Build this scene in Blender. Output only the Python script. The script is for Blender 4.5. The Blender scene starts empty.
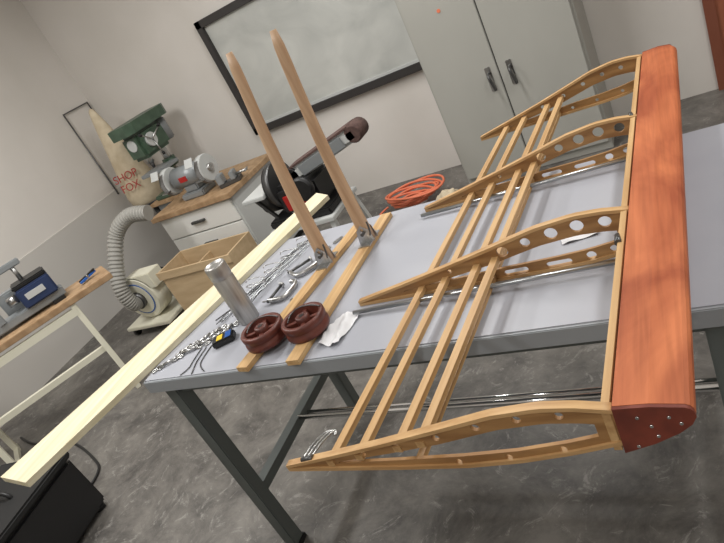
import bpy, bmesh, math, random
from mathutils import Vector, Matrix, Euler
from mathutils import noise as mnoise
random.seed(4)
S=bpy.context.scene; COL=bpy.context.collection
S.view_settings.view_transform='Standard'
def lin(c):
    c=c/255.0
    return c/12.92 if c<=.04045 else ((c+.055)/1.055)**2.4
def rgb(r,g,b): return (lin(r),lin(g),lin(b),1)
# ---------------------------------------------------------------- materials
def mat(name,col,rough=.5,metal=0,col2=None,scale=(8,8,8),lo=.35,hi=.65,bump=0,detail=6,dist=0,coat=0,spec=.5):
    m=bpy.data.materials.new(name);m.use_nodes=True;nt=m.node_tree;b=nt.nodes['Principled BSDF']
    b.inputs['Base Color'].default_value=rgb(*col);b.inputs['Roughness'].default_value=rough;b.inputs['Metallic'].default_value=metal
    b.inputs['Coat Weight'].default_value=coat; b.inputs['Specular IOR Level'].default_value=spec
    if col2 or bump:
        tc=nt.nodes.new('ShaderNodeTexCoord');mp=nt.nodes.new('ShaderNodeMapping');mp.inputs['Scale'].default_value=scale
        nz=nt.nodes.new('ShaderNodeTexNoise');nz.inputs['Scale'].default_value=1;nz.inputs['Detail'].default_value=detail;nz.inputs['Distortion'].default_value=dist
        nt.links.new(tc.outputs['Object'],mp.inputs[0]);nt.links.new(mp.outputs[0],nz.inputs[0])
        if col2:
            cr=nt.nodes.new('ShaderNodeValToRGB');cr.color_ramp.elements[0].position=lo;cr.color_ramp.elements[1].position=hi
            cr.color_ramp.elements[0].color=rgb(*col2);cr.color_ramp.elements[1].color=rgb(*col)
            nt.links.new(nz.outputs[0],cr.inputs[0]);nt.links.new(cr.outputs[0],b.inputs['Base Color'])
        if bump:
            bp=nt.nodes.new('ShaderNodeBump');bp.inputs['Strength'].default_value=bump;bp.inputs['Distance'].default_value=.01
            nt.links.new(nz.outputs[0],bp.inputs['Height']);nt.links.new(bp.outputs[0],b.inputs['Normal'])
    return m
M={}
M['wall']=mat('painted_wall',(222,217,211),.8,col2=(214,209,202),scale=(1.5,1.5,1.5),bump=.05)
M['walllow']=mat('painted_wall_lower',(198,194,188),.7)
M['cab']=mat('grey_cabinet_paint',(172,171,164),.42,col2=(165,164,157),scale=(2,2,1))
M['cabdark']=mat('cabinet_gap',(70,70,68),.7)
M['top']=mat('laminate_table_top',(170,172,179),.42,col2=(163,165,173),scale=(3,3,3),spec=.35)
M['edge']=mat('table_edge_grey',(150,154,158),.45)
M['leg']=mat('table_leg_paint',(98,104,102),.45,metal=.2)
M['steel']=mat('brushed_steel',(205,205,203),.32,metal=1,col2=(165,165,165),scale=(60,60,3))
M['satin']=mat('satin_stainless',(190,188,184),.42,metal=.9,col2=(160,158,155),scale=(90,90,4))
M['alu']=mat('aluminium_tube',(175,178,180),.3,metal=1)
M['chrome']=mat('chrome',(215,215,215),.12,metal=1)
M['dsteel']=mat('dark_steel',(95,95,95),.4,metal=.8)
M['black']=mat('black_plastic',(26,26,27),.45)
M['rubber']=mat('black_rubber',(20,20,20),.7)
M['spruce']=mat('spruce_wood_y',(208,174,124),.5,col2=(176,136,88),scale=(70,3,70),lo=.3,hi=.7)
M['sprucez']=mat('spruce_wood_z',(208,172,122),.5,col2=(176,136,88),scale=(70,70,3),lo=.3,hi=.7)
M['sprucex']=mat('spruce_wood_x',(206,168,118),.5,col2=(170,128,80),scale=(4,70,70),lo=.3,hi=.7)
M['ply']=mat('rib_plywood',(180,138,88),.5,col2=(142,102,60),scale=(6,40,50),lo=.3,hi=.7)
M['post']=mat('stick_wood',(200,168,136),.5,col2=(176,142,110),scale=(60,60,4),lo=.3,hi=.7)
M['pine']=mat('pale_pine',(228,220,194),.55,col2=(210,199,164),scale=(40,2.5,40),lo=.35,hi=.7)
M['plybox']=mat('plywood_box',(204,180,144),.6,col2=(184,158,122),scale=(4,20,20),lo=.3,hi=.7)
M['benchwood']=mat('bench_wood',(176,146,112),.55,col2=(150,120,88),scale=(20,20,8))
def skinmat():
    m=bpy.data.materials.new('stained_plywood_skin');m.use_nodes=True;nt=m.node_tree;b=nt.nodes['Principled BSDF'];L=nt.links
    tc=nt.nodes.new('ShaderNodeTexCoord')
    def nz(sc,det,dist):
        mp=nt.nodes.new('ShaderNodeMapping');mp.inputs['Scale'].default_value=sc;L.new(tc.outputs['Object'],mp.inputs[0])
        n=nt.nodes.new('ShaderNodeTexNoise');n.inputs['Scale'].default_value=1;n.inputs['Detail'].default_value=det;n.inputs['Distortion'].default_value=dist;L.new(mp.outputs[0],n.inputs[0]);return n
    a=nz((7,3.2,7),6,.8);g=nz((120,5,120),5,.2)
    r=nt.nodes.new('ShaderNodeValToRGB');r.color_ramp.elements[0].position=.32;r.color_ramp.elements[1].position=.66
    r.color_ramp.elements[0].color=rgb(150,72,42);r.color_ramp.elements[1].color=rgb(206,122,78);L.new(a.outputs[0],r.inputs[0])
    r2=nt.nodes.new('ShaderNodeValToRGB');r2.color_ramp.elements[0].position=.3;r2.color_ramp.elements[1].position=.6
    r2.color_ramp.elements[0].color=(.72,.66,.6,1);r2.color_ramp.elements[1].color=(1,1,1,1);L.new(g.outputs[0],r2.inputs[0])
    mx=nt.nodes.new('ShaderNodeMixRGB');mx.blend_type='MULTIPLY';mx.inputs[0].default_value=.7;L.new(r.outputs[0],mx.inputs[1]);L.new(r2.outputs[0],mx.inputs[2])
    L.new(mx.outputs[0],b.inputs['Base Color']);b.inputs['Roughness'].default_value=.55;b.inputs['Specular IOR Level'].default_value=.35
    return m
M['orange']=skinmat()
M['orange2']=mat('stained_plywood_end',(128,58,40),.6,col2=(98,42,30),scale=(20,20,20))
M['brown']=mat('brown_molded_disc',(104,50,38),.45,col2=(78,36,28),scale=(30,30,30))
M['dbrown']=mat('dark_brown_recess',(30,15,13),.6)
M['green']=mat('machine_green',(74,96,78),.4,col2=(60,80,64),scale=(12,12,12))
M['mgrey']=mat('machine_grey',(140,144,146),.4,metal=.2)
M['lgrey']=mat('machine_light_grey',(192,194,192),.45)
M['cream']=mat('cream_paint',(222,219,200),.45)
M['white']=mat('white_paint',(226,226,222),.45)
M['bag']=mat('canvas_bag',(212,198,172),.85,col2=(198,182,154),scale=(15,15,15),bump=.2)
M['hose']=mat('hose_grey',(156,154,148),.5)
M['red']=mat('red_paint',(170,36,32),.4)
M['redtext']=mat('red_print',(165,55,52),.7)
M['blue']=mat('navy_paint',(44,58,92),.4)
M['bright']=mat('blue_plastic',(30,90,170),.4)
M['yellow']=mat('yellow_label',(225,190,40),.5)
M['cord']=mat('orange_cord',(226,124,90),.5)
M['abr']=mat('abrasive_belt',(96,74,68),.9,col2=(80,60,56),scale=(60,60,60))
M['board']=mat('dusty_whiteboard',(200,201,196),.35,col2=(172,174,170),scale=(1.8,1,2.6),lo=.3,hi=.68,dist=1.2)
M['frame']=mat('dark_board_frame',(52,49,48),.5)
M['paper']=mat('paper',(220,220,222),.7)
M['trimbrown']=mat('brown_door_trim',(126,72,52),.5)
M['doorp']=mat('door_paint',(150,88,62),.5)
M['wheel']=mat('grinding_wheel',(120,118,116),.9)
def concrete():
    m=bpy.data.materials.new('concrete_floor');m.use_nodes=True;nt=m.node_tree;b=nt.nodes['Principled BSDF'];L=nt.links
    tc=nt.nodes.new('ShaderNodeTexCoord')
    def noise(sc,det,rough=.6,dist=0):
        n=nt.nodes.new('ShaderNodeTexNoise');n.inputs['Scale'].default_value=sc;n.inputs['Detail'].default_value=det;n.inputs['Roughness'].default_value=rough;n.inputs['Distortion'].default_value=dist
        L.new(tc.outputs['Object'],n.inputs[0]);return n
    a=noise(3.2,12,.75,.4)
    r=nt.nodes.new('ShaderNodeValToRGB');r.color_ramp.elements[0].position=.38;r.color_ramp.elements[1].position=.64
    r.color_ramp.elements[0].color=rgb(76,73,70);r.color_ramp.elements[1].color=rgb(126,122,116);L.new(a.outputs[0],r.inputs[0])
    c=noise(6,10,.82,2.4)
    r2=nt.nodes.new('ShaderNodeValToRGB');r2.color_ramp.elements[0].position=.55;r2.color_ramp.elements[1].position=.62
    r2.color_ramp.elements[0].color=(0,0,0,1);r2.color_ramp.elements[1].color=(1,1,1,1);L.new(c.outputs[0],r2.inputs[0])
    mx=nt.nodes.new('ShaderNodeMixRGB');mx.inputs[2].default_value=rgb(170,167,161);L.new(r.outputs[0],mx.inputs[1])
    ml=nt.nodes.new('ShaderNodeMath');ml.operation='MULTIPLY';ml.inputs[1].default_value=.5;L.new(r2.outputs[0],ml.inputs[0]);L.new(ml.outputs[0],mx.inputs[0])
    L.new(mx.outputs[0],b.inputs['Base Color']);b.inputs['Roughness'].default_value=.45
    bp=nt.nodes.new('ShaderNodeBump');bp.inputs['Strength'].default_value=.2;bp.inputs['Distance'].default_value=.005;L.new(c.outputs[0],bp.inputs['Height']);L.new(bp.outputs[0],b.inputs['Normal'])
    return m
M['floor']=concrete()
# ---------------------------------------------------------------- helpers
def empty(name,loc=(0,0,0),rz=0):
    e=bpy.data.objects.new(name,None);COL.objects.link(e);e.location=loc;e.rotation_euler=(0,0,rz);e.empty_display_size=.1;return e
def fin(name,me,m,par=None,smooth=False):
    o=bpy.data.objects.new(name,me);COL.objects.link(o)
    if m: me.materials.append(M[m])
    if smooth:
        for p in me.polygons:p.use_smooth=True
    if par:o.parent=par
    return o
def box(name,size,loc,m,par=None,rot=(0,0,0),bev=0):
    bm=bmesh.new();bmesh.ops.create_cube(bm,size=1)
    for v in bm.verts:v.co=Vector((v.co.x*size[0],v.co.y*size[1],v.co.z*size[2]))
    if bev: bmesh.ops.bevel(bm,geom=bm.edges[:],offset=bev,segments=2,affect='EDGES')
    me=bpy.data.meshes.new(name);bm.to_mesh(me);bm.free()
    o=fin(name,me,m,par);o.location=loc;o.rotation_euler=rot;return o
def bx(name,x0,x1,y0,y1,z0,z1,m,par=None,bev=0):
    return box(name,(x1-x0,y1-y0,z1-z0),((x0+x1)/2,(y0+y1)/2,(z0+z1)/2),m,par,bev=bev)
def orient(p1,p2):
    d=Vector(p2)-Vector(p1);return d.to_track_quat('Z','Y').to_euler(),d.length
def rod(name,p1,p2,r,m,par=None,r2=None,seg=20,bev=0):
    e,L=orient(p1,p2);bm=bmesh.new();bmesh.ops.create_cone(bm,cap_ends=True,segments=seg,radius1=r,radius2=r if r2 is None else r2,depth=L)
    if bev:
        ed=[x for x in bm.edges if abs(x.verts[0].co.z-x.verts[1].co.z)<1e-6]
        bmesh.ops.bevel(bm,geom=ed,offset=bev,segments=2,affect='EDGES')
    me=bpy.data.meshes.new(name);bm.to_mesh(me);bm.free()
    for p in me.polygons:p.use_smooth=len(p.vertices)<=4
    o=fin(name,me,m,par);o.location=(Vector(p1)+Vector(p2))/2;o.rotation_euler=e;return o
def beam(name,p1,p2,w,h,m,par=None,bev=0):
    d=Vector(p2)-Vector(p1);L=d.length;zx=d.normalized();up=Vector((0,0,1))
    if abs(zx.dot(up))>.9: up=Vector((0,1,0))
    s=zx.cross(up).normalized();u=zx.cross(s)
    o=box(name,(w,h,L),(0,0,0),m,par,bev=bev)
    mt=Matrix((s,u,zx)).transposed()
    o.rotation_euler=mt.to_euler();o.location=(Vector(p1)+Vector(p2))/2;return o
def curve(name,pts,r,m,par=None,smooth=True,cyc=False,res=4):
    cu=bpy.data.curves.new(name,'CURVE');cu.dimensions='3D';cu.bevel_depth=r;cu.bevel_resolution=res;cu.use_fill_caps=True
    if smooth:
        sp=cu.splines.new('NURBS');cu.resolution_u=6
    else: sp=cu.splines.new('POLY')
    sp.points.add(len(pts)-1)
    for i,p in enumerate(pts):sp.points[i].co=(*p,1)
    if smooth: sp.order_u=3
    sp.use_cyclic_u=cyc
    if smooth and not cyc: sp.use_endpoint_u=True
    t=bpy.data.objects.new('tmp',cu);COL.objects.link(t);bpy.context.view_layer.update()
    me=bpy.data.meshes.new_from_object(t.evaluated_get(bpy.context.evaluated_depsgraph_get()))
    bpy.data.objects.remove(t);me.materials.clear()
    return fin(name,me,m,par,smooth=True)
def plate(name,outline,holes,thick,m,par=None):
    """2D outline (x,z) -> plate in XZ plane, thickness along y"""
    cu=bpy.data.curves.new(name,'CURVE');cu.dimensions='2D';cu.fill_mode='BOTH';cu.extrude=thick/2
    for pl in [outline]+holes:
        sp=cu.splines.new('POLY');sp.points.add(len(pl)-1)
        for i,p in enumerate(pl):sp.points[i].co=(p[0],p[1],0,1)
        sp.use_cyclic_u=True
    t=bpy.data.objects.new('tmp',cu);COL.objects.link(t);bpy.context.view_layer.update()
    me=bpy.data.meshes.new_from_object(t.evaluated_get(bpy.context.evaluated_depsgraph_get()))
    bpy.data.objects.remove(t);me.materials.clear()
    me.transform(Matrix.Rotation(math.pi/2,4,'X'))
    return fin(name,me,m,par)
def circ(cx,cz,r,n=24,sx=1): return [(cx+sx*r*math.cos(2*math.pi*i/n),cz+r*math.sin(2*math.pi*i/n)) for i in range(n)]
def slot(cx,cz,hl,r,sl=0):
    pts=[]
    for i in range(9):
        a=-math.pi/2+math.pi*i/8;pts.append((cx+hl+r*math.cos(a),cz+sl*hl+r*math.sin(a)))
    for i in range(9):
        a=math.pi/2+math.pi*i/8;pts.append((cx-hl+r*math.cos(a),cz-sl*hl+r*math.sin(a)))
    return pts
def lathe(name,prof,m,par=None,loc=(0,0,0),rot=(0,0,0),seg=32,sc=(1,1,1)):
    bm=bmesh.new();rings=[]
    for r,z in prof:
        rings.append([bm.verts.new((r*math.cos(2*math.pi*i/seg)*sc[0],r*math.sin(2*math.pi*i/seg)*sc[1],z*sc[2])) for i in range(seg)])
    for a,b in zip(rings[:-1],rings[1:]):
        for i in range(seg):bm.faces.new((a[i],a[(i+1)%seg],b[(i+1)%seg],b[i]))
    bm.faces.new(rings[0][::-1]);bm.faces.new(rings[-1])
    me=bpy.data.meshes.new(name);bm.to_mesh(me);bm.free()
    for p in me.polygons:p.use_smooth=len(p.vertices)<=4
    o=fin(name,me,m,par);o.location=loc;o.rotation_euler=rot
    return o
def loft(name,secs,m,par=None,smooth=False):
    bm=bmesh.new();R=[[bm.verts.new(p) for p in s] for s in secs];n=len(secs[0])
    for a,b in zip(R[:-1],R[1:]):
        for i in range(n):bm.faces.new((a[i],a[(i+1)%n],b[(i+1)%n],b[i]))
    bm.faces.new(R[0][::-1]);bm.faces.new(R[-1])
    bmesh.ops.recalc_face_normals(bm,faces=bm.faces)
    me=bpy.data.meshes.new(name);bm.to_mesh(me);bm.free();o=fin(name,me,m,par,smooth)
    if smooth:
        for p in me.polygons:
            if len(p.vertices)>4:p.use_smooth=False
    return o
# ---------------------------------------------------------------- room
XL,XR,YB,YF,H=-4.88,2.6,4.4,-2.2,3.1
bx('floor',XL-.1,XR+.1,YF-.1,YB+.1,-.1,0,'floor')
bx('ceiling',XL-.1,XR+.1,YF-.1,YB+.1,H,H+.1,'white')
bx('wall_back',XL-.1,XR+.1,YB,YB+.1,0,H,'wall')
bx('wall_front',XL-.1,XR+.1,YF-.1,YF,0,H,'wall')
bx('wall_left',XL-.1,XL,YF,YB,0,H,'wall')
bx('wall_right',XR,XR+.1,YF,YB,0,H,'wall')
bx('trim_1',XL,XL+.012,YF,YB,0,.9,'walllow')
d=empty('door_1')
bx('frame_left',.17,.23,4.36,4.4,0,2.1,'trimbrown',d);bx('frame_right',1.13,1.19,4.36,4.4,0,2.1,'trimbrown',d);bx('frame_head',.17,1.19,4.36,4.4,2.1,2.16,'trimbrown',d)
bx('leaf',.23,1.13,4.375,4.4,0,2.1,'doorp',d);rod('knob',(.32,4.375,1.0),(.32,4.32,1.0),.025,'chrome',d)
# ---------------------------------------------------------------- whiteboard
w=empty('framed_whiteboard')
x0,x1,z0,z1=-3.28,-1.15,.825,1.84
bx('panel',x0+.03,x1-.03,4.375,4.398,z0+.03,z1-.03,'board',w)
for n,a in (('frame_bottom',(x0,x1,z0,z0+.06)),('frame_top',(x0,x1,z1-.06,z1)),('frame_left',(x0,x0+.06,z0,z1)),('frame_right',(x1-.06,x1,z0,z1))):
    bx(n,a[0],a[1],4.345,4.399,a[2],a[3],'frame',w,bev=.004)
bx('inner_trim',x0+.06,x1-.06,4.365,4.39,z0+.06,z0+.08,'lgrey',w)
# ---------------------------------------------------------------- storage cabinet
c=empty('metal_storage_cabinet')
bx('carcass',-1.47,-.47,3.92,4.38,0,1.98,'cab',c,bev=.004)
bx('door_left',-1.455,-.998,3.9,3.922,.06,1.96,'cab',c,bev=.004);bx('door_right',-.99,-.485,3.9,3.922,.06,1.96,'cab',c,bev=.004)
bx('door_gap',-.999,-.989,3.912,3.93,.06,1.96,'cabdark',c)
for i,xx in enumerate((-1.06,-.92)):
    bx('handle_plate_%d'%i,xx-.018,xx+.018,3.892,3.902,.62,.78,'chrome',c,bev=.003)
    curve('handle_lever_%d'%i,[(xx,3.895,.74),(xx,3.85,.74),(xx+.01,3.845,.70),(xx+.02,3.85,.63)],.009,'dsteel',c)
rod('sticker',(-1.22,3.899,1.215),(-1.22,3.897,1.215),.012,'cord',c)
# ---------------------------------------------------------------- work table
t=empty('work_table')
TX0,TX1,TY0,TY1=-1.63,.12,1.0,1.79
bx('top',TX0,TX1,TY0,TY1,.872,.91,'top',t,bev=.004)
bx('edge_front',TX0-.002,TX1+.002,TY0-.004,TY0+.01,.862,.907,'edge',t,bev=.002);bx('edge_left',TX0-.004,TX0+.01,TY0,TY1,.862,.907,'edge',t,bev=.002)
bx('edge_right',TX1-.01,TX1+.004,TY0,TY1,.862,.907,'edge',t,bev=.002);bx('edge_back',TX0,TX1,TY1-.01,TY1+.004,.862,.907,'edge',t,bev=.002)
LXR=-.03
for i,(a,b) in enumerate(((-1.58,1.05),(-1.58,1.74),(LXR,1.05),(LXR,1.74))):
    bx('leg_%d'%i,a-.027,a+.027,b-.027,b+.027,0,.872,'leg',t,bev=.004);bx('foot_%d'%i,a-.032,a+.032,b-.032,b+.032,0,.02,'rubber',t)
for i,a in enumerate((-1.58,LXR)):
    bx('side_stretcher_%d'%i,a-.02,a+.02,1.07,1.72,.28,.32,'leg',t);bx('side_rail_%d'%i,a-.02,a+.02,1.07,1.72,.8,.87,'leg',t)
bx('rail_front',-1.56,LXR-.02,1.04,1.06,.82,.872,'leg',t);bx('rail_back',-1.56,LXR-.02,1.73,1.75,.82,.872,'leg',t)
rod('long_stretcher_a',(-1.57,1.40,.31),(LXR,1.40,.31),.011,'chrome',t);rod('long_stretcher_b',(-1.57,1.45,.285),(LXR,1.45,.285),.009,'chrome',t)
# ---------------------------------------------------------------- long pine board
lb=empty('long_pine_board')
z=.911
def quadprism(name,q,z0,z1,m,par): return loft(name,[[(x,y,z0) for x,y in q],[(x,y,z1) for x,y in q]],m,par)
quadprism('plank',[(-1.90,.62),(-1.74,.60),(-1.395,2.09),(-1.49,2.16)],z,z+.02,'pine',lb)
# ---------------------------------------------------------------- wing frame
W=empty('wooden_wing_frame')
def lex(y): return -.172+.042*(y-.65)
def interp(tab,u):
    for (a,b),(c2,d2) in zip(tab[:-1],tab[1:]):
        if u<=c2: return b+(d2-b)*(u-a)/(c2-a)
    return tab[-1][1]
TOP=[(0,1.030),(.08,1.040),(.16,1.043),(.28,1.034),(.45,1.006),(.62,.979),(.8,.953),(1,.926)]
BOTA=[(0,.930),(.06,.922),(.14,.915),(.25,.912),(1,.912)]
BOTB=[(0,.960),(.12,.940),(.25,.924),(.4,.914),(.6,.912),(1,.912)]
UDA=[(0,.054),(.45,.046),(.8,.024),(1,.012)];LDA=[(0,.036),(.4,.032),(.8,.020),(1,.008)]
UDB=[(0,.036),(.45,.036),(.8,.022),(1,.012)];LDB=[(0,.022),(.4,.024),(.8,.016),(1,.008)]
US=[i/40 for i in range(41)]
ribs=[(.65,-.835,0),(1.215,-.885,1),(1.715,-.82,1),(2.23,-.72,0)]
for k,(y,tip,big) in enumerate(ribs):
    BOT,UD,LD=(BOTA,UDA,LDA) if k else (BOTB,UDB,LDB)
    L0=lex(y);c0=L0-tip
    def px(u): return L0-c0*u
    out=[(px(u),interp(TOP,u)) for u in US]+[(px(u),interp(BOT,u)) for u in US[::-1]]
    uo=[u for u in US if .04<=u<=.80]
    opn=[(px(u),interp(TOP,u)-interp(UD,u)) for u in uo]+[(px(u),interp(BOT,u)+interp(LD,u)) for u in uo[::-1]]
    holes=[opn]
    if big:
        for u,r in ((.075,.014),(.155,.015),(.235,.015),(.32,.012),(.40,.014)):
            holes.append(circ(px(u),interp(TOP,u)-interp(UD,u)/2-.002,r))
        for u,r in ((.07,.010),(.14,.011)): holes.append(circ(px(u),interp(BOT,u)+.018,r))
        for u in (.24,.38): holes.append(slot(px(u),interp(BOT,u)+.016,.022,.008))
        for u in (.6,): holes.append(circ(px(u),interp(TOP,u)-interp(UD,u)/2,.006))
    else:
        for u in (.12,.22,.33,.45,.58,.7): holes.append(circ(px(u),interp(TOP,u)-interp(UD,u)/2-.002,.0075))
        for u in (.14,.28,.42): holes.append(circ(px(u),interp(BOT,u)+interp(LD,u)/2,.006))
    o=plate('rib_web_%d'%k,out,holes,.007,'ply',W);o.location=(0,y,0)
    cap=[(px(u),interp(TOP,u)+.001) for u in US]+[(px(u),interp(TOP,u)-.007) for u in US[::-1]]
    o=plate('rib_cap_top_%d'%k,cap,[],.016,'sprucex',W);o.location=(0,y,0)
    cap=[(px(u),interp(BOT,u)+.007) for u in US]+[(px(u),interp(BOT,u)-.001) for u in US[::-1]]
    o=plate('rib_cap_bottom_%d'%k,cap,[],.016,'sprucex',W);o.location=(0,y,0)
ys=[.645,1.2,1.75,2.205,2.235]
def nose(y):
    b=lex(y)-.002;k=1 if y<2.22 else .86
    if y>2.0 and y<2.22:k=.97
    return [(b+.002,y,1.037),(b+.050,y,1.038),(b+.094*k,y,1.033),(b+.100*k,y,1.030),(b+.104*k,y,1.024),(b+.105*k,y,1.014),(b+.098*k,y,1.000),(b+.080,y,.984),(b+.045,y,.964),(b,y,.946)]
loft('leading_edge_skin',[nose(y) for y in ys],'orange',W,False)
for i,y in enumerate((.641,2.238)):
    pts=[(p[0],p[2]) for p in nose(y)]
    o=plate('end_rib_%d'%i,pts,[],.006,'orange2',W);o.location=(0,y,0)
for i,(dx,dz) in enumerate(((.02,.962),(.03,1.02),(.05,.982),(.07,1.018),(.083,1.005),(.045,1.002))):
    rod('end_screw_%d'%i,(lex(.64)+dx,.639,dz),(lex(.64)+dx,.635,dz),.0025,'chrome',W,seg=10)
beam('main_spar',(lex(.65)-.012,.645,.988),(lex(2.24)-.012,2.24,.988),.012,.086,'sprucez',W)
for i,(xn,zt) in enumerate(((-.722,.928),(-.648,.943),(-.556,.962),(-.505,.972))):
    beam('spar_cap_%d'%i,(xn,.645,zt),(xn+.114,2.24,zt+.003),.017,.014,'sprucez',W)
beam('lower_spar_cap',(-.528,.655,.924),(-.414,2.235,.924),.014,.012,'sprucez',W)
for i in (1,2):
    y,tip,_=ribs[i];rod('drag_tube_%d'%i,(tip,y-.05,.922),(lex(y)-.02,y-.05,.935),.006,'alu',W)
for i in range(3):
    curve('fitting_wire_%d'%i,[(-.79+.01*i,.655,.935),(-.775+.01*i,.69,.945),(-.75+.008*i,.73,.94),(-.735,.71,.938)],.0022,'steel',W)
rod('fitting_bolt',(-.79,.65,.936),(-.76,.65,.942),.006,'dsteel',W)
for i,y in enumerate((1.12,1.75)):
    rod('clevis_%d'%i,(lex(y)-.02,y,1.025),(lex(y)-.018,y-.035,1.03),.007,'dsteel',W)
# ---------------------------------------------------------------- tall sticks with base strips
def stick(par,b,tp,wb,wt):
    secs=[];b=Vector(b);tp=Vector(tp)
    for i in range(17):
        k=i/16;p=b.lerp(tp,k);w=wb+(wt-wb)*min(1,k*1.4)**.7;th=.024*(1-.2*k)
        bow=.010*math.sin(k*math.pi)
        if k==1:w*=.6;th*=.6
        elif k>.93:w*=.92
        p=p+Vector((-bow,0,0))
        n=12;s=[]
        for j in range(n):
            a=2*math.pi*j/n;cx=math.copysign(abs(math.cos(a))**.6,math.cos(a));sy=math.copysign(abs(math.sin(a))**.6,math.sin(a))
            s.append((p.x+cx*w/2,p.y+sy*th/2,p.z))
        secs.append(s)
    return loft('tapered_stick',secs,'post',par,True)
def brack(par,x,y,z):
    bx('bracket_base',x-.022,x+.022,y-.05,y+.05,z,z+.004,'steel',par)
    for s in(-1,1):
        o=plate('bracket_side',[(-.03,0),(.03,0),(.022,.045),(0,.065),(-.022,.045)],[circ(0,.048,.006,12)],.003,'steel',par);o.location=(x,y+s*.015,z)
    rod('bracket_bolt',(x,y-.028,z+.035),(x,y+.028,z+.035),.006,'dsteel',par)
    curve('bracket_pin',[(x+.03,y-.03,z+.03),(x+.045,y-.04,z+.05),(x+.04,y-.03,z+.08)],.003,'dsteel',par)
for (A,B,base,top,wb) in (((-1.185,.985),(-1.09,1.73),(-1.122,1.49),(-1.072,1.5,1.64),.060),((-1.005,.985),(-.985,1.75),(-.988,1.575),(-.927,1.53,1.64),.052)):
    e=empty('tapered_wooden_stick_assembly')
    v=(Vector(B)-Vector(A)).normalized();n=Vector((v.y,-v.x))*.021
    quadprism('base_strip',[tuple(Vector(A)-n),tuple(Vector(A)+n),tuple(Vector(B)+n),tuple(Vector(B)-n)],.911,.927,'spruce',e)
    stick(e,(base[0],base[1],.931),top,wb,.034);brack(e,base[0],base[1],.927)
# ---------------------------------------------------------------- brown pulleys
for (x,y) in ((-1.152,1.10),(-1.010,1.115)):
    e=empty('brown_grooved_pulley',(x,y,.9275))
    lathe('rim',[(.050,0),(.064,.0),(.066,.004),(.066,.016),(.061,.020),(.061,.027),(.066,.031),(.066,.044),(.062,.048),(.054,.048),(.052,.044),(.052,.012),(.049,.008)],'brown',e,seg=40)
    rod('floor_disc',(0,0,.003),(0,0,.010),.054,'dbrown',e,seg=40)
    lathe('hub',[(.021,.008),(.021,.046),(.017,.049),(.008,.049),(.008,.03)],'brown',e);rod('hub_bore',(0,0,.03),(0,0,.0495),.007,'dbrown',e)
    for i in range(4):
        a=i*math.tau/4+.4;beam('spoke_%d'%i,(.015*math.cos(a),.015*math.sin(a),.022),(.053*math.cos(a),.053*math.sin(a),.022),.012,.028,'brown',e)
    curve('cable_end',[(.05,.03,.050),(.0,.045,.056),(-.05,.02,.052),(-.03,-.03,.051)],.002,'dsteel',e)
# ---------------------------------------------------------------- steel cylinder
e=empty('stainless_steel_canister',(-1.33,1.25,.911))
lathe('body',[(.033,0),(.035,.003),(.035,.165),(.033,.168),(.033,.174),(.035,.176),(.035,.216),(.033,.220),(.029,.221),(.028,.217),(.010,.217)],'satin',e,seg=40)
# ---------------------------------------------------------------- small hardware on table
def wire(pts,r,m,par,name='wire'): return curve(name,[(x,y,.911+r+zz) for x,y,zz in pts],r,m,par)
e=empty('steel_control_cables')
for i in range(9):
    ox=.018*i
    pts=[]
    for k in range(10):
        q=k/9;pts.append((-1.505+ox+(.17-.012*i)*q+.028*math.sin(4.5*q+i*1.3),1.26+.46*q+.018*math.cos(4*q+i),0.0022*i))
    wire(pts,.0018,'alu' if i%3 else 'dsteel',e,'cable_%d'%i)
for i in range(5):
    cx,cy=-1.46+.035*i,1.37+.08*i
    wire([(cx+.045*math.cos(a*math.tau/8),cy+.022*math.sin(a*math.tau/8)+.01*a/8,.002*a) for a in range(14)],.0018,'steel',e,'coil_%d'%i)
e=empty('turnbuckle_shackles')
for i in range(11):
    x=-1.575+.018*i+random.uniform(-.008,.008);y=1.085+.014*i+random.uniform(-.025,.03);a=random.uniform(.2,1.3)
    dx,dy=.024*math.cos(a),.024*math.sin(a)
    rod('barrel_%d'%i,(x-dx,y-dy,.918),(x+dx,y+dy,.918),.005,'steel',e,seg=12)
    for s in (-1,1):
        wire([(x+s*dx,y+s*dy,0),(x+s*dx*1.6-.008,y+s*dy*1.6+.008,0),(x+s*dx*2,y+s*dy*2,0),(x+s*dx*1.6+.008,y+s*dy*1.6-.008,0),(x+s*dx,y+s*dy,0)],.0025,'steel',e,'eye_%d_%d'%(i,s))
for i,(x,y) in enumerate(((-1.46,1.07),(-1.44,1.07),(-1.42,1.075))):
    wire([(x,y+.06,0),(x+.005,y,0),(x+.02,y-.04,0),(x+.03*i-.0,y-.065,.0)],.0018,'dsteel',e,'tail_%d'%i)
e=empty('electric_meter',(-1.365,1.145,.911),.5)
box('body',(.075,.045,.022),(0,0,.011),'black',e,bev=.004);box('label',(.02,.036,.002),(.02,0,.0225),'bright',e);box('label_b',(.02,.03,.002),(-.01,0,.0225),'yellow',e)
def clamp(x,y,rz):
    e=empty('steel_hand_clamp',(x,y,.911),rz)
    curve('c_frame',[(-.05,.03,.01),(-.05,-.02,.01),(-.03,-.035,.01),(.03,-.035,.01),(.05,-.02,.01),(.05,.0,.01)],.008,'steel',e)
    rod('screw',(-.06,.03,.012),(.03,.03,.012),.005,'dsteel',e);rod('tbar',(-.055,.01,.012),(-.055,.055,.012),.003,'steel',e)
    lathe('pad',[(.009,0),(.011,.003),(.011,.008)],'steel',e,loc=(.03,.03,.012),rot=(0,math.pi/2,0))
clamp(-1.225,1.50,.8);clamp(-1.25,1.37,1.5)
e=empty('hinge_fittings')
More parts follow.
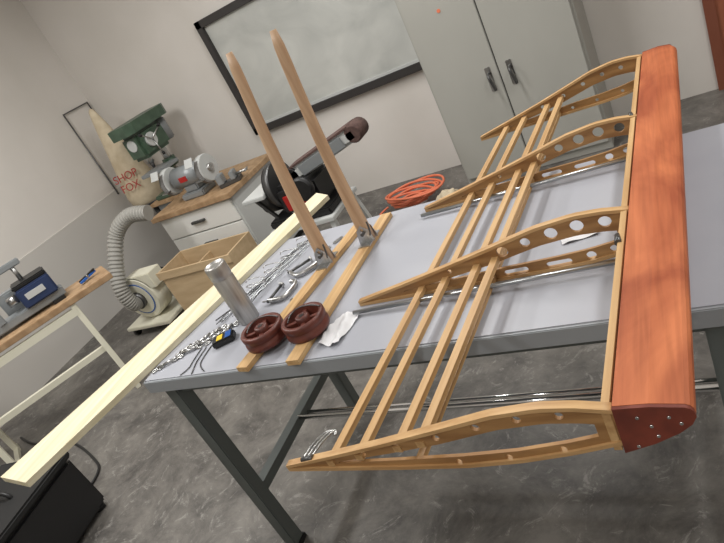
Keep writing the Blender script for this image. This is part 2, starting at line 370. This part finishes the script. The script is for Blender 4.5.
for i,(x,y) in enumerate(((-1.20,1.62),(-1.16,1.66),(-1.18,1.30))):
    o=plate('tab_%d'%i,[(-.02,-.008),(.02,-.008),(.024,0),(.02,.008),(-.02,.008),(-.024,0)],[circ(-.014,0,.003,10),circ(.014,0,.003,10)],.003,'steel',e);o.location=(x,y,.914);o.rotation_euler=(math.pi/2,0,i)
def paper(name,x,y,sx,sy,rz,m='paper',amp=.006,z=.911):
    bm=bmesh.new();bmesh.ops.create_grid(bm,x_segments=18,y_segments=18,size=.5)
    for v in bm.verts:
        v.co.z=.002+amp*(math.sin(v.co.x*9+v.co.y*5)*.5+.5)*(.4+.6*abs(math.sin(v.co.y*13+v.co.x*4)));v.co.x*=sx;v.co.y*=sy
    me=bpy.data.meshes.new(name);bm.to_mesh(me);bm.free();o=fin(name,me,m,None,True);o.location=(x,y,z);o.rotation_euler=(0,0,rz);return o
paper('crumpled_parts_bag',-.912,1.11,.07,.135,-.2,amp=.013)
paper('paper_slip',-.29,1.34,.09,.03,.2,amp=.004)
# ---------------------------------------------------------------- orange extension cord
e=empty('coiled_extension_cord',(-1.94,3.88,0))
for i in range(8):
    r=.12+.013*i;pts=[(r*math.cos(a*math.tau/10)*1.2+.01*i,.75*r*math.sin(a*math.tau/10),.02+.012*i+.03*math.sin(a*.63+i)**2) for a in range(10)]
    curve('loop_%d'%i,pts,.009,'cord',e,cyc=True)
curve('tail',[(-.2,0,.03),(-.26,-.06,.02),(-.24,-.16,.012),(-.1,-.2,.012)],.008,'cord',e)
bm=bmesh.new();bmesh.ops.create_icosphere(bm,subdivisions=4,radius=1)
for v in bm.verts:
    n=mnoise.noise(v.co*2.2)*.28+mnoise.noise(v.co*5)*.1
    v.co*=1+n;v.co=Vector((v.co.x*.09,v.co.y*.08,max(0,(v.co.z+.75))*.09))
me=bpy.data.meshes.new('cloth_bag');bm.to_mesh(me);bm.free();o=fin('white_cloth_bag',me,'bag',None,True);o.location=(-1.53,3.60,0)
# ---------------------------------------------------------------- sander
e=empty('belt_disc_sander',(-2.15,3.0,0))
for i,(a,b) in enumerate(((-.22,-.16),(.2,-.16),(-.22,.16),(.2,.16))):
    beam('stand_leg_%d'%i,(a*1.25,b*1.4,0),(a,b,.52),.035,.035,'lgrey',e)
bx('stand_top',-.26,.24,-.2,.2,.50,.53,'lgrey',e,bev=.004)
bx('stand_shelf',-.26,.26,-.2,.2,.2,.215,'mgrey',e)
bx('base_casting',-.25,.22,-.16,.16,.53,.58,'black',e,bev=.01)
bx('housing',-.12,.18,-.14,.14,.58,.78,'black',e,bev=.03)
bx('front_panel',-.06,.1,-.155,-.138,.62,.72,'red',e,bev=.004);bx('switch',.0,.04,-.165,-.15,.65,.68,'white',e)
rod('disc_guard',(-.15,0,.76),(-.11,0,.76),.15,'dsteel',e,seg=40);rod('disc',(-.175,0,.76),(-.15,0,.76),.135,'black',e,seg=40)
bx('disc_table',-.36,-.18,-.16,.12,.745,.77,'lgrey',e,bev=.004);beam('table_brace',(-.3,-.1,.745),(-.2,-.1,.58),.02,.02,'dsteel',e)
rod('motor_can',(-.33,.02,.66),(-.17,.02,.66),.07,'black',e,bev=.01)
bb=empty('belt_arm',(.16,0,.83),0);bb.parent=e;bb.rotation_euler=(0,-.24,0)
box('arm_body',(.56,.13,.085),(.12,0,0),'lgrey',bb,bev=.02);box('belt_top',(.50,.12,.012),(.12,0,.050),'abr',bb)
rod('drum_end',(.38,-.065,0),(.38,.065,0),.055,'abr',bb,bev=.008);rod('drum_start',(-.15,-.065,0),(-.15,.065,0),.055,'black',bb)
box('side_cover',(.36,.012,.07),(.12,-.07,0),'mgrey',bb,bev=.004)
rod('drive_pulley_cover',(.12,-.14,.74),(.12,-.19,.74),.075,'black',e,bev=.01,seg=32);rod('knob_a',(-.02,-.15,.60),(-.02,-.19,.60),.022,'black',e)
# ---------------------------------------------------------------- white drawer cabinet + grinder
e=empty('white_drawer_cabinet')
X0,X1,Y0,Y1=-3.78,-2.98,3.3,4.0
bx('carcass',X0,X1,Y0+.02,Y1,.06,.69,'lgrey',e,bev=.004);bx('worktop',X0-.03,X1+.03,Y0-.03,Y1,.69,.73,'benchwood',e,bev=.004)
bx('plinth',X0+.04,X1-.04,Y0+.06,Y1-.04,0,.06,'black',e)
for i,(a,b) in enumerate(((.5,.68),(.30,.49),(.08,.29))):
    bx('drawer_%d'%i,X0+.02,X1-.02,Y0,Y0+.022,a,b,'white',e,bev=.004);bx('pull_%d'%i,(X0+X1)/2-.07,(X0+X1)/2+.07,Y0-.025,Y0,(a+b)/2-.01,(a+b)/2+.01,'dsteel',e,bev=.003)
e=empty('bench_grinder',(-3.42,3.52,.731))
bx('base',-.12,.12,-.09,.09,0,.05,'mgrey',e,bev=.01);bx('pedestal',-.07,.07,-.06,.06,.05,.11,'mgrey',e,bev=.01)
rod('motor',(-.14,0,.17),(.14,0,.17),.085,'mgrey',e,bev=.01,seg=32)
for s in(-1,1):
    rod('wheel_guard_%d'%s,(s*.17,0,.17),(s*.225,0,.17),.11,'lgrey',e,seg=32,bev=.006);rod('wheel_%d'%s,(s*.18,-.016,.165),(s*.215,-.016,.165),.106,'wheel',e,seg=32)
    rod('shaft_%d'%s,(s*.12,0,.17),(s*.25,0,.17),.03,'steel',e)
    box('eye_shield_%d'%s,(.08,.004,.07),(s*.19,-.14,.28),'lgrey',e,rot=(-.6,0,0));bx('tool_rest_%d'%s,s*.19-.03,s*.19+.03,-.15,-.10,.12,.13,'steel',e)
bx('nameplate',-.04,.04,-.089,-.08,.15,.19,'red',e)
e=empty('machine_vise',(-3.06,3.5,.731),.4)
bx('base',-.09,.09,-.05,.05,0,.03,'dsteel',e,bev=.005);bx('fixed_jaw',-.09,-.04,-.05,.05,.03,.1,'mgrey',e,bev=.005);bx('moving_jaw',.02,.06,-.05,.05,.03,.09,'mgrey',e,bev=.005)
rod('screw',(.06,0,.05),(.16,0,.05),.01,'steel',e);rod('handle',(.15,-.05,.05),(.15,.05,.05),.006,'steel',e)
# ---------------------------------------------------------------- drill press on stand
e=empty('green_drill_press',(-4.0,3.93,0))
bx('stand_body',-.16,.17,-.2,.2,0,.70,'mgrey',e,bev=.01);bx('stand_top',-.2,.17,-.24,.22,.70,.73,'benchwood',e,bev=.004)
bx('foot_casting',-.13,.13,-.2,.14,.73,.77,'green',e,bev=.01);rod('column',(0,.08,.77),(0,.08,1.36),.035,'steel',e)
bx('work_table',-.14,.14,-.19,.04,.95,.98,'mgrey',e,bev=.004);rod('table_collar',(0,.08,.92),(0,.08,1.0),.06,'green',e)
bx('head',-.11,.10,-.2,.15,1.10,1.33,'green',e,bev=.03);rod('quill',(0,-.12,1.12),(0,-.12,1.05),.03,'steel',e);rod('chuck',(0,-.12,1.06),(0,-.12,1.0),.024,'dsteel',e,r2=.012)
loft('belt_cover',[[(x*.13,y*1.0,z) for x,y in ((-1,-.2),(-.7,-.27),(.7,-.27),(1,-.2),(1,.22),(.7,.28),(-.7,.28),(-1,.22))] for z in (1.33,1.42)],'green',e)
rod('motor',(-.02,.21,1.12),(-.02,.21,1.32),.08,'mgrey',e,bev=.01);rod('depth_dial',(.10,-.08,1.22),(.125,-.08,1.22),.06,'lgrey',e,seg=32)
rod('face_badge',(0,-.2,1.24),(0,-.207,1.24),.05,'lgrey',e,seg=32)
for i in range(3):
    a=i*math.tau/3+.5;rod('feed_lever_%d'%i,(.13,-.08,1.22),(.15,-.08+.14*math.cos(a),1.22+.14*math.sin(a)),.006,'steel',e);rod('lever_ball_%d'%i,(.15,-.08+.13*math.cos(a),1.22+.13*math.sin(a)),(.152,-.08+.155*math.cos(a),1.22+.155*math.sin(a)),.013,'black',e)
# ---------------------------------------------------------------- bag, conduit
e=empty('dust_collector_bag',(-4.50,4.02,0))
lathe('cloth',[(.01,1.64),(.03,1.62),(.06,1.50),(.10,1.30),(.14,1.10),(.18,.92),(.20,.80),(.19,.72),(.16,.69)][::-1],'bag',e,sc=(1,.8,1),seg=40)
lathe('collar',[(.16,.66),(.17,.69),(.17,.71)],'dsteel',e,sc=(1,.8,1));rod('stand_pole',(0,0,0),(0,0,.67),.03,'dsteel',e)
rod('floor_base',(0,0,0),(0,0,.03),.18,'dsteel',e)
def text(body,loc,size,rot,m,par):
    cu=bpy.data.curves.new('t','FONT');cu.body=body;cu.size=size;cu.extrude=.001;cu.align_x='CENTER'
    tt=bpy.data.objects.new('tmp',cu);COL.objects.link(tt);bpy.context.view_layer.update()
    me=bpy.data.meshes.new_from_object(tt.evaluated_get(bpy.context.evaluated_depsgraph_get()));bpy.data.objects.remove(tt);me.materials.clear()
    o=fin('printed_label',me,m,par);o.location=loc;o.rotation_euler=rot;return o
text('SHOP\nFOX',(.06,-.16,.98),.10,(math.radians(78),0,.35),'redtext',e)
e=empty('wall_conduit')
curve('pipe',[(-4.865,4.04,.85),(-4.86,4.04,1.70),(-4.86,4.36,1.70),(-4.86,4.38,.9)],.008,'dsteel',e,smooth=False)
# ---------------------------------------------------------------- dust collector blower + hose
e=empty('dust_collector_blower',(-3.93,2.94,0))
bx('base_plate',-.25,.25,-.2,.2,.06,.09,'cream',e,bev=.005)
for i,(a,b) in enumerate(((-.2,-.16),(.2,-.16),(-.2,.16),(.2,.16))): rod('caster_%d'%i,(a-.015,b,.03),(a+.015,b,.03),.03,'black',e)
rod('impeller_housing',(0,-.1,.28),(0,.06,.28),.19,'cream',e,seg=40,bev=.01);bx('outlet',.0,.24,-.09,.05,.34,.47,'cream',e,bev=.005)
rod('inlet_ring',(0,-.1,.28),(0,-.14,.28),.07,'dsteel',e);rod('motor',(0,.06,.28),(0,.24,.28),.085,'black',e,bev=.01)
rod('stripe',(0,-.101,.28),(0,-.104,.28),.14,'bright',e,seg=40);rod('stripe_inner',(0,-.102,.28),(0,-.1055,.28),.13,'cream',e,seg=40)
def hose(name,pts,r,m,par):
    P=[Vector(p) for p in pts];P=[P[0]*2-P[1]]+P+[P[-1]*2-P[-2]];C=[]
    for i in range(1,len(P)-2):
        for k in range(28):
            q=k/28;a,b,c,d=P[i-1],P[i],P[i+1],P[i+2]
            C.append(.5*((2*b)+(-a+c)*q+(2*a-5*b+4*c-d)*q*q+(-a+3*b-3*c+d)*q**3))
    secs=[];ref=Vector((0,1,0))
    for i,c in enumerate(C):
        tg=(C[min(i+1,len(C)-1)]-C[max(i-1,0)]).normalized();u=tg.cross(ref).normalized();v=tg.cross(u)
        rr=r*(1.0 if i%4<2 else .86)
        secs.append([tuple(c+rr*(u*math.cos(a*math.tau/20)+v*math.sin(a*math.tau/20))) for a in range(20)])
    return loft(name,secs,m,par,False)
hose('flex_hose',[(.40,.12,.85),(.22,.1,.88),(0.06,.04,.80),(.0,-.08,.62),(-.01,-.18,.44),(0,-.18,.30),(0,-.13,.28)],.060,'hose',e)
# ---------------------------------------------------------------- plywood crate
e=empty('plywood_crate',(-3.2,2.98,0))
bx('bottom',-.36,.36,-.15,.15,0,.015,'plybox',e);bx('side_left',-.36,-.345,-.15,.15,.015,.46,'plybox',e);bx('side_right',.345,.36,-.15,.15,.015,.46,'plybox',e)
bx('panel_back',-.345,.345,.135,.15,.015,.46,'plybox',e);bx('panel_front',-.345,.345,-.15,-.135,.015,.42,'plybox',e);bx('divider',-.08,-.065,-.135,.135,.015,.40,'plybox',e)
bx('rim_front',-.37,.37,-.165,-.15,.40,.46,'plybox',e)
# ---------------------------------------------------------------- left bench with machine
dv=Vector((.524,.851,0));nv=Vector((-.851,.524,0));ang=math.atan2(dv.y,dv.x)
B=Vector((-3.38,2.38,0))
e=empty('folding_leg_bench',B,ang)
bx('wood_top',-1.5,0,0,.33,.71,.75,'benchwood',e,bev=.004)
for i,xx in enumerate((-.30,-1.15)):
    for j,yy in enumerate((.03,.30)): beam('leg_%d%d'%(i,j),(xx,yy-.05+.1*j,0),(xx,yy,.71),.035,.035,'cream',e)
    beam('foot_%d'%i,(xx,-.06,.02),(xx,.40,.02),.03,.03,'cream',e);beam('cross_%d'%i,(xx,.03,.4),(xx,.30,.4),.025,.025,'cream',e)
beam('stretcher_low',(-.30,.02,.35),(-1.15,.02,.35),.03,.04,'cream',e);beam('stretcher_high',(-.30,.02,.66),(-1.15,.02,.66),.03,.05,'cream',e)
e=empty('mini_lathe',B+dv*-.50+nv*.17+Vector((0,0,.751)),ang)
bx('bed',-.45,.22,-.06,.06,.02,.07,'mgrey',e,bev=.005);bx('foot_a',-.42,-.34,-.08,.08,0,.02,'black',e);bx('foot_b',.12,.2,-.08,.08,0,.02,'black',e)
bx('headstock',-.02,.2,-.09,.09,.07,.20,'blue',e,bev=.01);bx('headstock_cap',-.02,.2,-.08,.08,.20,.23,'black',e,bev=.008)
rod('spindle',(-.02,0,.15),(-.09,0,.15),.03,'steel',e);bx('panel',.02,.14,-.095,-.09,.12,.16,'lgrey',e)
bx('tailstock',-.42,-.3,-.05,.05,.07,.2,'mgrey',e,bev=.01);rod('quill',(-.3,0,.17),(-.22,0,.17),.018,'steel',e);rod('handwheel',(-.45,0,.17),(-.43,0,.17),.05,'mgrey',e)
bx('motor_box',-.14,.1,.09,.17,.02,.2,'mgrey',e,bev=.01)
bx('toolrest_post',-.2,-.16,-.07,-.03,.07,.2,'mgrey',e);bx('toolrest',-.28,-.08,-.08,-.06,.19,.23,'mgrey',e)
rod('top_post',(.06,.03,.23),(.06,.03,.33),.015,'steel',e);bx('top_arm',-.04,.12,.01,.05,.32,.36,'mgrey',e,bev=.006)
e=empty('blue_spring_clamp',B+dv*-.12+nv*.15+Vector((0,0,.751)),ang)
beam('jaw_a',(-.06,-.02,.015),(.06,.01,.03),.02,.012,'bright',e);beam('jaw_b',(-.06,.03,.015),(.06,.0,.045),.02,.012,'black',e);rod('pivot',(0,-.02,.03),(0,.03,.03),.008,'steel',e)
# ---------------------------------------------------------------- black box lower left + cable
e=empty('black_shop_vacuum_box',(-3.09,.93,0),.15)
bx('body',-.24,.24,-.3,.25,.02,.34,'black',e,bev=.02);bx('lid',-.25,.25,-.31,.26,.34,.38,'rubber',e,bev=.01);curve('handle',[(-.1,0,.38),(-.1,0,.42),(.1,0,.42),(.1,0,.38)],.01,'black',e)
for i,(a,b) in enumerate(((-.2,-.26),(.2,-.26),(-.2,.21),(.2,.21))): rod('foot_%d'%i,(a,b,0),(a,b,.03),.025,'rubber',e)
e=empty('black_power_cable');curve('cable',[(-4.4,1.7,.008),(-4.1,1.6,.008),(-3.9,1.68,.008),(-3.6,1.6,.008),(-3.35,1.5,.008),(-3.15,1.4,.008),(-3.15,1.25,.01)],.008,'black',e)
# ---------------------------------------------------------------- stool at right
e=empty('shop_stool',(.34,2.40,0))
for i in range(4):
    a=i*math.tau/4+.6;rod('leg_%d'%i,(.19*math.cos(a),.19*math.sin(a),0),(.11*math.cos(a),.11*math.sin(a),.6),.012,'chrome',e)
lathe('seat',[(.14,.6),(.17,.61),(.175,.64),(.16,.66),(.1,.665)],'black',e);curve('foot_ring',[(.165*math.cos(i*math.tau/12),.165*math.sin(i*math.tau/12),.2) for i in range(12)],.008,'chrome',e,cyc=True)
# ---------------------------------------------------------------- lights
def fixture(x,y,power,sx=.3,sy=1.2):
    e=empty('fluorescent_ceiling_light',(x,y,H))
    bx('housing',-sx/2,sx/2,-sy/2,sy/2,-.05,0,'white',e)
    l=bpy.data.lights.new('tube','AREA');l.shape='RECTANGLE';l.size=sx;l.size_y=sy;l.energy=power;l.color=(1,.985,.96)
    o=bpy.data.objects.new('tube_light',l);COL.objects.link(o);o.parent=e;o.location=(0,0,-.06)
for x,y,p in ((-3.4,1.6,50),(-1.4,2.9,44),(-2.2,.3,32),(.9,1.8,38),(.2,-.9,24)): fixture(x,y,p)
wd=bpy.data.worlds.new('w');S.world=wd;wd.use_nodes=True;wd.node_tree.nodes['Background'].inputs[0].default_value=(.8,.85,.9,1);wd.node_tree.nodes['Background'].inputs[1].default_value=.3
# ---------------------------------------------------------------- camera
Xv=Vector((.840,-.182,-.511));Dv=Vector((.4287,.7985,.4226));Yv=Vector((.332,-.574,.748))
right=Vector((Xv.x,Yv.x,-Dv.x));up=-Vector((Xv.y,Yv.y,-Dv.y));back=-Vector((Xv.z,Yv.z,-Dv.z))
right.normalize();up=(up-right*up.dot(right)).normalized();back=right.cross(up)
cd=bpy.data.cameras.new('camera');cd.sensor_width=36;cd.lens=600/724*36;cd.clip_start=.02
co=bpy.data.objects.new('camera',cd);COL.objects.link(co)
co.matrix_world=Matrix.Translation((0,0,1.70))@Matrix((right,up,back)).transposed().to_4x4()
S.camera=co
